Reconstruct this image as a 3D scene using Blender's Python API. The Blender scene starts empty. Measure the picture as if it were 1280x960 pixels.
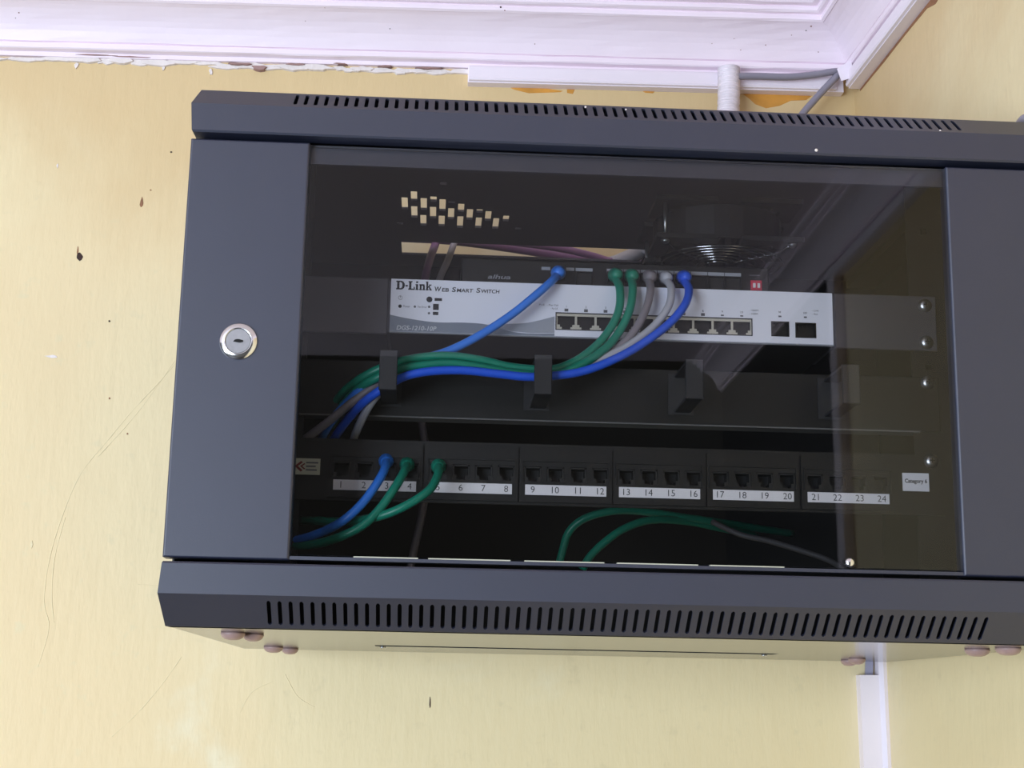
import bpy, bmesh, math, random
from mathutils import Matrix, Vector
random.seed(7)
SC = bpy.context.scene
COL = SC.collection

# ------------------------------------------------------------------ camera
# Frame of the scene: X to the right along the cabinet, Y into the wall, Z up; the door's front is Y = 0.
CAM_POS = (-0.126002, -0.942688, -0.236380)
YAW, PITCH, ROLL, FPX = 0.0506, 0.213894, 0.0192132, 1844.35
_F = Vector((math.sin(YAW) * math.cos(PITCH), math.cos(YAW) * math.cos(PITCH), math.sin(PITCH)))
_R0 = Vector((math.cos(YAW), -math.sin(YAW), 0))
_U0 = _R0.cross(_F)
_R = _R0 * math.cos(ROLL) + _U0 * math.sin(ROLL)
_U = _U0 * math.cos(ROLL) - _R0 * math.sin(ROLL)
cam_data = bpy.data.cameras.new('camera')
cam_data.sensor_fit = 'HORIZONTAL'
cam_data.sensor_width = 36.0
cam_data.lens = FPX / 1280.0 * 36.0
cam_data.clip_start = 0.02
cam = bpy.data.objects.new('camera', cam_data)
COL.objects.link(cam)
_m = Matrix.Identity(4)
for i in range(3):
    _m[i][0], _m[i][1], _m[i][2], _m[i][3] = _R[i], _U[i], -_F[i], CAM_POS[i]
cam.matrix_world = _m
SC.camera = cam

# ------------------------------------------------------------------ world, window light, exposure
world = bpy.data.worlds.new('room_light')
SC.world = world
world.use_nodes = True
bg = world.node_tree.nodes['Background']
bg.inputs['Color'].default_value = (1.0, 0.97, 0.93, 1)
bg.inputs['Strength'].default_value = 0.10

def area_light(name, loc, target, sx, sy, power, color):
    l = bpy.data.lights.new(name, 'AREA')
    l.shape = 'RECTANGLE'; l.size = sx; l.size_y = sy
    l.energy = power; l.color = color
    o = bpy.data.objects.new(name, l)
    COL.objects.link(o)
    o.location = loc
    o.rotation_euler = (Vector(target) - Vector(loc)).to_track_quat('-Z', 'Y').to_euler()
    return o
area_light('window_daylight', (-2.35, -2.65, -0.7), (0.0, 0.2, -0.05), 2.4, 1.7, 162, (0.74, 0.85, 1.0))

SC.view_settings.view_transform = 'Standard'
SC.view_settings.look = 'None'
SC.view_settings.gamma = 1.0
SC.view_settings.use_curve_mapping = False
SC.view_settings.exposure = 0.0

# ------------------------------------------------------------------ materials
def srgb(r, g, b):
    def f(c):
        c /= 255.0
        return c / 12.92 if c <= 0.04045 else ((c + 0.055) / 1.055) ** 2.4
    return (f(r), f(g), f(b), 1)

def mat(name, col, rough=0.5, metal=0.0, spec=0.5, var=0.0, scale=20.0, bump=0.0, bscale=200.0, coat=0.0):
    m = bpy.data.materials.new(name)
    m.use_nodes = True
    nt = m.node_tree; n = nt.nodes; L = nt.links
    b = n['Principled BSDF']
    b.inputs['Roughness'].default_value = rough
    b.inputs['Metallic'].default_value = metal
    b.inputs['Specular IOR Level'].default_value = spec
    if coat: b.inputs['Coat Weight'].default_value = coat; b.inputs['Coat Roughness'].default_value = rough
    tc = n.new('ShaderNodeTexCoord')
    nz = n.new('ShaderNodeTexNoise')
    nz.inputs['Scale'].default_value = scale
    nz.inputs['Detail'].default_value = 5
    L.new(tc.outputs['Object'], nz.inputs['Vector'])
    mx = n.new('ShaderNodeMix'); mx.data_type = 'RGBA'
    lo = tuple(max(0, c * (1 - var)) for c in col[:3]) + (1,)
    hi = tuple(min(1, c * (1 + var)) for c in col[:3]) + (1,)
    mx.inputs[6].default_value = lo; mx.inputs[7].default_value = hi
    L.new(nz.outputs['Fac'], mx.inputs[0])
    L.new(mx.outputs[2], b.inputs['Base Color'])
    if bump:
        n2 = n.new('ShaderNodeTexNoise'); n2.inputs['Scale'].default_value = bscale
        n2.inputs['Detail'].default_value = 3
        L.new(tc.outputs['Object'], n2.inputs['Vector'])
        bp = n.new('ShaderNodeBump'); bp.inputs['Strength'].default_value = bump
        bp.inputs['Distance'].default_value = 0.001
        L.new(n2.outputs['Fac'], bp.inputs['Height'])
        L.new(bp.outputs['Normal'], b.inputs['Normal'])
    return m

def wall_material(name, c_main, c_pale, c_warm, c_upper):
    """Cream emulsion, hand-patched: pale filler patches, warmer areas, brush relief."""
    m = bpy.data.materials.new(name); m.use_nodes = True
    nt = m.node_tree; n = nt.nodes; L = nt.links
    b = n['Principled BSDF']; b.inputs['Roughness'].default_value = 0.55
    b.inputs['Specular IOR Level'].default_value = 0.3
    tc = n.new('ShaderNodeTexCoord')
    def noise(sc, det, rough=0.5, dist=0.0, stretch=None):
        z = n.new('ShaderNodeTexNoise'); z.inputs['Scale'].default_value = sc
        z.inputs['Detail'].default_value = det; z.inputs['Roughness'].default_value = rough
        z.inputs['Distortion'].default_value = dist
        if stretch:
            mp = n.new('ShaderNodeMapping'); mp.inputs['Scale'].default_value = stretch
            L.new(tc.outputs['Object'], mp.inputs['Vector']); L.new(mp.outputs['Vector'], z.inputs['Vector'])
        else: L.new(tc.outputs['Object'], z.inputs['Vector'])
        return z
    def ramp(src, a, bb):
        r = n.new('ShaderNodeMapRange'); r.interpolation_type = 'SMOOTHSTEP'
        r.inputs['From Min'].default_value = a; r.inputs['From Max'].default_value = bb
        L.new(src, r.inputs['Value']); return r.outputs['Result']
    def mix(f, a, bb):
        x = n.new('ShaderNodeMix'); x.data_type = 'RGBA'
        L.new(f, x.inputs[0])
        for k, v in ((6, a), (7, bb)):
            if isinstance(v, tuple): x.inputs[k].default_value = v
            else: L.new(v, x.inputs[k])
        return x.outputs[2]
    big = noise(4.0, 6, 0.6, 0.4)
    warm = noise(1.6, 4, 0.5, 0.3)
    col = mix(ramp(warm.outputs['Fac'], 0.4, 0.65), c_main, c_warm)
    col = mix(ramp(big.outputs['Fac'], 0.56, 0.68), col, c_pale)
    fine = noise(60.0, 4, 0.6)
    dark = tuple(v * 0.94 for v in c_main[:3]) + (1,)
    col = mix(ramp(fine.outputs['Fac'], 0.58, 0.75), col, dark)
    # browner tone towards the top of the wall, broken up by cloudy noise
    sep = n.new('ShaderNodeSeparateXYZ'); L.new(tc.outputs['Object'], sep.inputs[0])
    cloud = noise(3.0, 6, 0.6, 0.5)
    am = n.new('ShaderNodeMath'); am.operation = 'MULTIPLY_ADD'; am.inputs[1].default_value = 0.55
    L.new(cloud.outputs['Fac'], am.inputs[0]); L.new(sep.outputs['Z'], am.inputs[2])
    col = mix(ramp(am.outputs[0], 0.42, 0.66), col, c_upper)
    L.new(col, b.inputs['Base Color'])
    brush = noise(120.0, 3, 0.6, 0.0, (1.0, 1.0, 0.25))
    lump = noise(14.0, 3, 0.5)
    ad = n.new('ShaderNodeMath'); ad.operation = 'MULTIPLY_ADD'
    ad.inputs[1].default_value = 3.0
    L.new(lump.outputs['Fac'], ad.inputs[0]); L.new(brush.outputs['Fac'], ad.inputs[2])
    bp = n.new('ShaderNodeBump'); bp.inputs['Strength'].default_value = 0.35; bp.inputs['Distance'].default_value = 0.0015
    L.new(ad.outputs[0], bp.inputs['Height']); L.new(bp.outputs['Normal'], b.inputs['Normal'])
    return m

def glass_material():
    """Smoked glass: a grey see-through sheet with a weak mirror reflection."""
    m = bpy.data.materials.new('smoked_glass'); m.use_nodes = True
    nt = m.node_tree; n = nt.nodes; L = nt.links
    for x in list(n):
        if x.type != 'OUTPUT_MATERIAL': n.remove(x)
    out = [x for x in n if x.type == 'OUTPUT_MATERIAL'][0]
    tr = n.new('ShaderNodeBsdfTransparent'); tr.inputs['Color'].default_value = (0.91, 0.91, 0.91, 1)
    gl = n.new('ShaderNodeBsdfGlossy'); gl.inputs['Roughness'].default_value = 0.01
    fr = n.new('ShaderNodeFresnel'); fr.inputs['IOR'].default_value = 1.37
    mx = n.new('ShaderNodeMixShader')
    L.new(fr.outputs['Fac'], mx.inputs['Fac']); L.new(tr.outputs[0], mx.inputs[1]); L.new(gl.outputs[0], mx.inputs[2])
    L.new(mx.outputs[0], out.inputs['Surface'])
    return m

M = {
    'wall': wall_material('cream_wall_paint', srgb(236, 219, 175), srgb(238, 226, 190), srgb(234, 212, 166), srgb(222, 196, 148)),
    'cornice': mat('white_gloss_cornice_paint', srgb(252, 236, 245), 0.4, var=0.05, scale=12, bump=0.5, bscale=60),
    'trunk': mat('white_plastic_trunking', srgb(246, 236, 244), 0.35, var=0.04, scale=25, bump=0.1, bscale=120),
    'plaster': mat('white_plaster', srgb(235, 225, 220), 0.7, var=0.12, scale=60, bump=0.8, bscale=250),
    'orange': mat('orange_undercoat', srgb(214, 152, 64), 0.6, var=0.35, scale=45, bump=0.3, bscale=150),
    'rust': mat('brown_sealant', srgb(150, 104, 72), 0.6, var=0.4, scale=80),
    'chip': mat('dark_wall_chip', srgb(60, 40, 35), 0.8, var=0.3, scale=120),
    'crack': mat('wall_crack_tan', srgb(233, 217, 176), 0.7, var=0.12, scale=40),  # tan, close to the wall paint
    'paint': mat('slate_powder_coat', (0.009, 0.013, 0.038, 1), 0.5, spec=1.0, coat=0.25, var=0.10, scale=30, bump=0.04, bscale=900),
    'panel': mat('black_gloss_sheet_metal', (0.022, 0.022, 0.024, 1), 0.15, var=0.10, scale=15),
    'inner': mat('black_sheet_metal_inside', (0.005, 0.005, 0.005, 1), 0.5, var=0.15, scale=30),
    'lid': mat('black_top_metal_reflection_tint', (0.040, 0.038, 0.050, 1), 0.45, var=0.15, scale=30),  # lightened and tinted to make up for the ceiling's reflection in the glass
    'rackblack': mat('black_rack_steel', (0.0065, 0.0064, 0.006, 1), 0.48, var=0.15, scale=50),
    'plastic': mat('black_jack_plastic', (0.012, 0.012, 0.012, 1), 0.5, var=0.2, scale=90),
    'bracket': mat('charcoal_bracket', (0.060, 0.058, 0.070, 1), 0.5, var=0.1, scale=40),
    'ringblack': mat('black_ring_steel', (0.026, 0.026, 0.029, 1), 0.5, var=0.1, scale=40),
    'lip_highlight': mat('lip_highlight_grey', (0.13, 0.13, 0.13, 1), 0.45, var=0.3, scale=30),  # lighter grey paints the highlight line along the cable manager lip
    'door': mat('dark_brown_fill', (0.012, 0.009, 0.007, 1), 0.5, var=0.2, scale=8),  # colour of the unseen panel added to darken the glass reflection
    'void': mat('dark_opening', (0.004, 0.004, 0.004, 1), 0.8),
    'floor': mat('brown_floor_tile', srgb(46, 43, 42), 0.5, var=0.2, scale=3),
    'crumb': mat('pinkish_brown_crumbled_plaster', srgb(160, 128, 122), 0.8, var=0.3, scale=90),
    'glass': glass_material(),
    'chrome': mat('polished_chrome', (0.80, 0.80, 0.82, 1), 0.16, metal=1.0, var=0.05, scale=80),
    'zinc': mat('zinc_screw', (0.55, 0.56, 0.57, 1), 0.32, metal=1.0, var=0.15, scale=300),
    'wire': mat('chromed_wire', (0.75, 0.75, 0.78, 1), 0.15, metal=1.0),
    'face': mat('pale_grey_fascia', srgb(238, 240, 252), 0.45, var=0.03, scale=30),
    'swoosh': mat('grey_fascia_print', srgb(128, 136, 150), 0.45, var=0.05, scale=30),
    'swoosh2': mat('light_grey_fascia_print', srgb(160, 165, 176), 0.45, var=0.05, scale=30),
    'portmetal': mat('nickel_port_shell', srgb(205, 203, 190), 0.35, metal=0.3, var=0.06, scale=100),
    'ink': mat('black_print', (0.02, 0.02, 0.025, 1), 0.6),
    'inkgrey': mat('grey_print', (0.12, 0.12, 0.14, 1), 0.6),
    'inkpale': mat('pale_print', srgb(205, 208, 215), 0.6),
    'inklogo': mat('faded_silver_print', srgb(140, 142, 150), 0.5),
    'inkred': mat('dark_red_print', srgb(120, 45, 45), 0.6),
    'paper': mat('white_paper_label', srgb(238, 236, 240), 0.6, var=0.03, scale=60),
    'paperold_glint': mat('ivory_sticker_and_glint', srgb(190, 190, 172), 0.6, var=0.05, scale=60),  # maker sticker, and the painted glint on the glass edge
    'strip': mat('grey_port_label', srgb(165, 168, 178), 0.5, var=0.05, scale=100),
    'red': mat('red_dip_switch', srgb(215, 60, 85), 0.45, var=0.05, scale=100),
    'blue': mat('bright_blue_cable_jacket', srgb(52, 134, 244), 0.35, var=0.08, scale=60),
    'blue2': mat('deep_blue_cable_jacket', srgb(40, 98, 236), 0.35, var=0.08, scale=60),
    'green': mat('green_cable_jacket', srgb(18, 138, 112), 0.35, var=0.10, scale=60),
    'grey': mat('warm_grey_cable_jacket', srgb(140, 132, 138), 0.42, var=0.08, scale=60),
    'dimgrey': mat('dark_grey_cable_jacket', srgb(86, 84, 86), 0.5, var=0.08, scale=60),  # darker than the other grey jackets, keeps the cable faint
    'pale': mat('pale_grey_cable_jacket', srgb(190, 190, 198), 0.42, var=0.06, scale=60),
    'purple': mat('purple_cable_jacket', srgb(150, 105, 150), 0.45, var=0.08, scale=60),
    'black_cable': mat('black_cable_jacket', (0.02, 0.02, 0.02, 1), 0.45),
    'conduit': mat('white_corrugated_pvc', srgb(240, 230, 236), 0.4, var=0.04, scale=60),
    'greycable': mat('grey_pvc_sheath', srgb(140, 136, 148), 0.42, var=0.06, scale=40),
    'greybox': mat('grey_pvc', srgb(160, 158, 178), 0.45, var=0.06, scale=40),
    'plug': mat('brown_rubber_foot', srgb(168, 140, 136), 0.35, var=0.2, scale=150),
}

# ------------------------------------------------------------------ mesh helpers (millimetres in, metres out)
S = 0.001
def new_obj(name, verts, faces, material, parent=None, smooth=False, scale=S):
    me = bpy.data.meshes.new(name)
    me.from_pydata([(v[0] * scale, v[1] * scale, v[2] * scale) for v in verts], [], faces)
    bm = bmesh.new(); bm.from_mesh(me)
    bmesh.ops.recalc_face_normals(bm, faces=bm.faces)
    bm.to_mesh(me); bm.free()
    if smooth:
        for p in me.polygons: p.use_smooth = True
    me.materials.append(M[material])
    o = bpy.data.objects.new(name, me)
    COL.objects.link(o)
    if parent is not None:
        o.parent = parent
        o.matrix_parent_inverse = parent_inverse(parent)
    return o

def parent_inverse(p):
    m = Matrix.Identity(4)
    while p is not None:
        m = (p.matrix_parent_inverse @ p.matrix_basis) @ m
        p = p.parent
    return m.inverted()

class MB:
    """Collects solids for ONE part."""
    def __init__(s): s.v = []; s.f = []
    def add(s, verts, faces):
        k = len(s.v); s.v += list(verts); s.f += [tuple(i + k for i in f) for f in faces]; return s
    def box(s, x0, x1, y0, y1, z0, z1, c=0.0):
        """Box; c > 0 chamfers the edges of the front (low Y) face."""
        if c <= 0:
            return s.add([(x0,y0,z0),(x1,y0,z0),(x1,y1,z0),(x0,y1,z0),(x0,y0,z1),(x1,y0,z1),(x1,y1,z1),(x0,y1,z1)],
                         [(0,1,2,3),(4,5,6,7),(0,1,5,4),(1,2,6,5),(2,3,7,6),(3,0,4,7)])
        a = [(x0+c,y0,z0+c),(x1-c,y0,z0+c),(x1-c,y0,z1-c),(x0+c,y0,z1-c)]
        b = [(x0,y0+c,z0),(x1,y0+c,z0),(x1,y0+c,z1),(x0,y0+c,z1)]
        d = [(x0,y1,z0),(x1,y1,z0),(x1,y1,z1),(x0,y1,z1)]
        f = [(0,1,2,3),(8,9,10,11)]
        for i in range(4):
            j = (i + 1) % 4
            f += [(i,j,4+j,4+i),(4+i,4+j,8+j,8+i)]
        return s.add(a + b + d, f)
    def prism(s, poly, y0, y1):
        """Polygon in X,Z pushed from y0 to y1."""
        n = len(poly)
        v = [(x, y0, z) for x, z in poly] + [(x, y1, z) for x, z in poly]
        f = [tuple(range(n)), tuple(range(n, 2*n))] + [(i,(i+1)%n,n+(i+1)%n,n+i) for i in range(n)]
        return s.add(v, f)
    def lathe(s, c, axis, prof, seg=20):
        """prof = [(r, h)] turned about axis through c."""
        ax = Vector(axis).normalized()
        t = ax.orthogonal().normalized(); b = ax.cross(t)
        v = []; f = []
        for r, h in prof:
            for k in range(seg):
                a = 2 * math.pi * k / seg
                p = Vector(c) + ax * h + t * (r * math.cos(a)) + b * (r * math.sin(a))
                v.append(tuple(p))
        for i in range(len(prof) - 1):
            for k in range(seg):
                j = (k + 1) % seg
                f.append((i*seg+k, i*seg+j, (i+1)*seg+j, (i+1)*seg+k))
        f += [tuple(range(seg)), tuple(range((len(prof)-1)*seg, len(prof)*seg))]
        return s.add(v, f)
    def tube(s, pts, r, seg=10, closed=False, radii=None):
        P = [Vector(p) for p in pts]; n = len(P)
        v = []; f = []; up = None
        for i in range(n):
            if closed: d = P[(i+1) % n] - P[i-1]
            else: d = P[min(i+1, n-1)] - P[max(i-1, 0)]
            d.normalize()
            if up is None: up = d.orthogonal().normalized()
            up = (up - d * up.dot(d)).normalized()
            sd = d.cross(up); rr = radii[i] if radii else r
            for k in range(seg):
                a = 2 * math.pi * k / seg
                v.append(tuple(P[i] + up * (rr*math.cos(a)) + sd * (rr*math.sin(a))))
        for i in range(n if closed else n - 1):
            i2 = (i + 1) % n
            for k in range(seg):
                j = (k + 1) % seg
                f.append((i*seg+k, i*seg+j, i2*seg+j, i2*seg+k))
        if not closed: f += [tuple(range(seg)), tuple(range((n-1)*seg, n*seg))]
        return s.add(v, f)
    def sheet(s, us, vs, solid, mp, t):
        """Grid sheet with openings: us, vs cut lines; solid(u, v) says whether a cell is there; mp(u, v, w) places it."""
        idx = {}; V = []; F = []
        def vert(i, j, w):
            k = (i, j, w)
            if k not in idx: idx[k] = len(V); V.append(mp(us[i], vs[j], w * t))
            return idx[k]
        nu, nv = len(us) - 1, len(vs) - 1
        ok = [[solid((us[i]+us[i+1])/2, (vs[j]+vs[j+1])/2) for j in range(nv)] for i in range(nu)]
        for i in range(nu):
            for j in range(nv):
                if not ok[i][j]: continue
                F.append((vert(i,j,0), vert(i+1,j,0), vert(i+1,j+1,0), vert(i,j+1,0)))
                F.append((vert(i,j,1), vert(i+1,j,1), vert(i+1,j+1,1), vert(i,j+1,1)))
                for (di, dj, a, b) in ((-1,0,(i,j),(i,j+1)), (1,0,(i+1,j),(i+1,j+1)), (0,-1,(i,j),(i+1,j)), (0,1,(i,j+1),(i+1,j+1))):
                    p, q2 = i + di, j + dj
                    if 0 <= p < nu and 0 <= q2 < nv and ok[p][q2]: continue
                    F.append((vert(*a,0), vert(*b,0), vert(*b,1), vert(*a,1)))
        return s.add(V, F)
    def build(s, name, material, parent=None, smooth=False):
        return new_obj(name, s.v, s.f, material, parent, smooth)

def holes_sheet(u0, u1, v0, v1, rects, mp, t):
    us = sorted(set([u0, u1] + [r[0] for r in rects] + [r[1] for r in rects]))
    vs = sorted(set([v0, v1] + [r[2] for r in rects] + [r[3] for r in rects]))
    def solid(u, v): return not any(r[0] < u < r[1] and r[2] < v < r[3] for r in rects)
    return MB().sheet(us, vs, solid, mp, t)

def tag(o, label=None, cat=None, group=None, kind=None):
    if label: o['label'] = label
    if cat: o['category'] = cat
    if group: o['group'] = group
    if kind: o['kind'] = kind
    return o

def thing(name, label, cat, loc, group=None):
    o = bpy.data.objects.new(name, None)
    o.empty_display_size = 0.02
    COL.objects.link(o)
    o.location = tuple(c * S for c in loc)
    return tag(o, label, cat, group)

def bevel(o, w, seg=2):
    md = o.modifiers.new('bevel', 'BEVEL'); md.width = w * S; md.segments = seg; md.limit_method = 'ANGLE'
    md.angle_limit = math.radians(30)
    return o

def spline(pts, sub=6):
    P = [Vector(p) for p in pts]; out = []
    for i in range(len(P) - 1):
        p0 = P[max(i-1, 0)]; p1 = P[i]; p2 = P[i+1]; p3 = P[min(i+2, len(P)-1)]
        for k in range(sub):
            t = k / sub
            out.append(0.5 * ((2*p1) + (p2-p0)*t + (2*p0-5*p1+4*p2-p3)*t*t + (3*p1-p0-3*p2+p3)*t**3))
    out.append(P[-1])
    return out

def text_mesh(name, body, box, y, material, parent, bold=0.0, shear=0.0, depth=0.12, keep=False, space=1.0):
    """Flat lettering facing the front, fitted to box = (x0, x1, z0, z1) in mm on the plane Y = y."""
    cu = bpy.data.curves.new('lettering', 'FONT')
    cu.body = body; cu.size = 1.0; cu.offset = bold; cu.shear = shear; cu.resolution_u = 3; cu.space_character = space
    tmp = bpy.data.objects.new('lettering', cu); COL.objects.link(tmp)
    dg = bpy.context.evaluated_depsgraph_get()
    me = bpy.data.meshes.new_from_object(tmp.evaluated_get(dg))
    vs = [tuple(v.co) for v in me.vertices]; fs = [tuple(p.vertices) for p in me.polygons]
    bpy.data.objects.remove(tmp); bpy.data.curves.remove(cu); bpy.data.meshes.remove(me)
    ax, bx = min(v[0] for v in vs), max(v[0] for v in vs)
    az, bz = min(v[1] for v in vs), max(v[1] for v in vs)
    x0, x1, z0, z1 = box
    sz = (z1 - z0) / (bz - az); sx = (x1 - x0) / (bx - ax)
    if keep:
        w = (bx - ax) * sz; xm = (x0 + x1) / 2; x0, sx = xm - w / 2, sz
    fv = [(x0 + (v[0]-ax)*sx, y - depth, z0 + (v[1]-az)*sz) for v in vs]
    return new_obj(name, fv, fs, material, parent)
CABLES = {
    'blue_a': [(-39.8, 116.0, 78.8), (-41.4, 104.0, 74.6), (-45.9, 90.0, 66.1), (-56.7, 84.0, 54.4), (-75.1, 82.0, 37.7), (-97.8, 80.0, 21.0), (-120.3, 78.0, 8.1), (-139.9, 76.0, 1.1), (-155.5, 74.0, -4.5), (-170.3, 74.0, -13.6), (-187.0, 82.0, -26.8), (-203.2, 100.0, -42.9), (-213.9, 130.0, -55.4)],
    'green_a': [(2.9, 116.0, 78.5), (2.1, 104.0, 73.7), (3.9, 90.0, 61.2), (1.8, 82.0, 42.0), (-7.6, 80.0, 23.9), (-20.6, 76.0, 9.6), (-35.2, 72.0, -0.6), (-49.5, 70.0, -5.0), (-74.9, 70.0, -4.0), (-97.6, 70.0, 0.5), (-120.2, 70.0, 2.7), (-139.9, 70.0, 0.9), (-155.5, 70.0, -3.1), (-170.4, 72.0, -8.8), (-184.5, 80.0, -15.6), (-196.3, 95.0, -23.2), (-206.5, 125.0, -32.3)],
    'green_b': [(15.0, 116.0, 78.3), (14.0, 104.0, 73.5), (13.3, 90.0, 61.5), (9.9, 82.0, 43.5), (1.0, 80.0, 24.8), (-12.2, 74.0, 9.4), (-32.1, 68.0, -4.3), (-49.7, 66.0, -9.9), (-75.1, 66.0, -9.0), (-97.6, 66.0, -5.6), (-120.1, 66.0, -3.5), (-139.6, 66.0, -5.8), (-155.2, 66.0, -9.2), (-170.1, 70.0, -15.0), (-183.2, 80.0, -21.3), (-193.3, 95.0, -29.0), (-203.8, 125.0, -39.4)],
    'grey_a': [(28.3, 116.0, 78.1), (27.1, 104.0, 73.3), (26.3, 90.0, 60.7), (21.3, 84.0, 43.2), (10.6, 82.0, 24.4), (-5.6, 82.0, 10.3), (-27.6, 80.0, -0.2), (-48.7, 80.0, -4.4), (-74.4, 80.0, -3.5), (-97.3, 80.0, -0.1), (-120.1, 80.0, 2.1), (-139.9, 80.0, -0.8), (-155.5, 78.0, -7.0), (-170.2, 76.0, -18.3), (-186.7, 80.0, -30.7), (-202.6, 90.0, -42.4), (-221.7, 110.0, -53.2)],
    'white_a': [(40.4, 116.0, 77.9), (39.7, 104.0, 73.8), (41.6, 90.0, 63.7), (38.5, 82.0, 48.0), (27.7, 80.0, 32.2), (9.5, 78.0, 16.9), (-10.8, 76.0, 5.2), (-31.5, 74.0, -4.1), (-49.1, 74.0, -8.1), (-74.6, 74.0, -8.3), (-97.4, 74.0, -5.0), (-120.0, 74.0, -3.3), (-139.6, 74.0, -6.9), (-155.2, 74.0, -13.1), (-167.2, 76.0, -23.4), (-175.5, 82.0, -33.9), (-183.6, 100.0, -46.9), (-189.4, 130.0, -54.7)],
    'blue_b': [(54.3, 116.0, 78.4), (53.5, 104.0, 73.6), (54.6, 90.0, 62.9), (49.5, 78.0, 47.9), (37.1, 74.0, 32.2), (16.4, 70.0, 15.2), (-4.0, 66.0, 2.5), (-23.4, 64.0, -6.1), (-41.6, 62.0, -10.5), (-64.0, 62.0, -12.4), (-86.4, 62.0, -10.8), (-108.8, 62.0, -9.2), (-131.1, 62.0, -10.4), (-148.8, 63.0, -14.2), (-162.5, 66.0, -21.4), (-179.8, 78.0, -32.0), (-194.0, 100.0, -44.3), (-205.8, 130.0, -55.2)],
    'pblue': [(-161.9, 106.0, -67.9), (-161.5, 92.0, -69.6), (-162.3, 76.0, -79.0), (-167.2, 68.0, -90.4), (-176.4, 66.0, -104.2), (-188.0, 68.0, -115.2), (-202.0, 78.0, -122.1), (-220.2, 100.0, -125.7), (-240.0, 130.0, -125.2)],
    'pgreen': [(-147.0, 106.0, -69.9), (-146.7, 92.0, -71.5), (-149.0, 76.0, -80.9), (-155.0, 68.0, -93.4), (-164.3, 66.0, -107.7), (-175.3, 66.0, -119.0), (-190.4, 70.0, -126.6), (-207.7, 85.0, -130.3), (-235.9, 120.0, -129.6)],
    'pgreen2': [(-124.6, 106.0, -70.4), (-124.7, 92.0, -72.0), (-125.0, 76.0, -81.4), (-129.7, 66.0, -92.4), (-140.4, 62.0, -101.6), (-155.4, 64.0, -109.4), (-170.8, 72.0, -113.2), (-192.4, 95.0, -113.2), (-223.6, 130.0, -108.6)],
    'loop1': [(-26.3, 230.0, -126.5), (-23.9, 230.0, -116.9), (-18.9, 230.0, -100.9), (-6.7, 225.0, -90.3), (15.1, 225.0, -83.9), (39.0, 235.0, -82.0), (74.0, 250.0, -83.8), (110.8, 270.0, -85.1), (151.1, 300.0, -85.9), (185.9, 330.0, -85.8)],
    'loop2': [(-9.3, 215.0, -131.9), (-3.0, 215.0, -121.1), (8.9, 215.0, -109.4), (25.4, 220.0, -97.7), (48.0, 230.0, -89.5), (81.4, 255.0, -87.0), (116.1, 280.0, -89.1), (149.7, 310.0, -90.3)],
    'whiteloop': [(102.6, 262.0, -85.6), (123.3, 250.0, -97.0), (145.2, 245.0, -102.2), (170.1, 240.0, -109.9), (191.6, 235.0, -117.7), (207.6, 235.0, -126.9)],
    'greyv': [(-144.1, 190.0, -137.3), (-141.0, 190.0, -120.7), (-137.3, 190.0, -102.2), (-134.3, 190.0, -80.5), (-133.9, 190.0, -55.5), (-137.1, 190.0, -30.4), (-142.4, 200.0, -3.0)],
    'purple_drop': [(-130.0, 372.0, 190.7), (-132.6, 360.0, 178.2), (-137.1, 330.0, 154.2), (-139.9, 300.0, 131.8), (-142.8, 300.0, 113.5)],
    'white_drop': [(-111.4, 372.0, 192.9), (-115.7, 360.0, 178.8), (-121.2, 330.0, 152.6), (-127.2, 300.0, 128.6), (-131.0, 300.0, 113.9)],
}
VENTS = [(-159.1, 220.3, 250.0), (-151.2, 204.6, 227.9), (-151.3, 241.5, 271.0), (-143.2, 220.3, 249.9), (-143.7, 263.6, 291.6), (-135.1, 215.5, 227.8), (-135.4, 241.5, 271.1), (-127.5, 221.4, 251.1), (-127.9, 263.7, 291.7), (-120.1, 225.6, 230.1), (-120.0, 243.4, 271.8), (-111.8, 231.0, 251.7), (-111.9, 263.7, 294.3), (-104.1, 244.0, 271.2), (-96.0, 243.6, 251.8), (-95.9, 265.0, 293.1), (-88.3, 247.5, 272.5), (-80.9, 265.1, 293.3), (-72.8, 257.6, 272.0), (-127.1, 180.7, 186.0), (-163.9, 286.1, 290.5), (-60.8, 288.9, 293.3)]

# ================================================================== THE ROOM
# The room is turned 0.8 degrees against the cabinet, which hangs slightly askew; u runs along the back wall
# from the corner (negative to the left), o out from the back wall, z up. The right wall splays by 2 degrees.
WALL_Y, CX, CZ = 455.0, 291.0, 376.0
RA = math.radians(0.8); SPLAY = 0.0357
def room(u, o, z):
    return (CX + u*math.cos(RA) - (z-CZ)*math.sin(RA), WALL_Y - o, CZ + (z-CZ)*math.cos(RA) + u*math.sin(RA))
def rroom(d, o, z):          # d = distance from the right wall
    return room(-d + o*SPLAY, o, z)

def prism_between(a, b, name, material, parent=None, smooth=False):
    """Two matching rings of points closed into a solid."""
    n = len(a)
    f = [tuple(range(n)), tuple(range(n, 2*n))] + [(i,(i+1)%n,n+(i+1)%n,n+i) for i in range(n)]
    return new_obj(name, list(a) + list(b), f, material, parent, smooth)

FLOOR_Z, JOG, JU = -2200.0, 500.0, 166.0
ring = [(0, FLOOR_Z), (0, 462), (-60, 462), (-60, FLOOR_Z)]
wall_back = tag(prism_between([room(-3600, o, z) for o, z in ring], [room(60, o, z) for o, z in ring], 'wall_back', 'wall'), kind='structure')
tag(wall_back, 'cream painted back wall with patched and cracked plaster')
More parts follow.
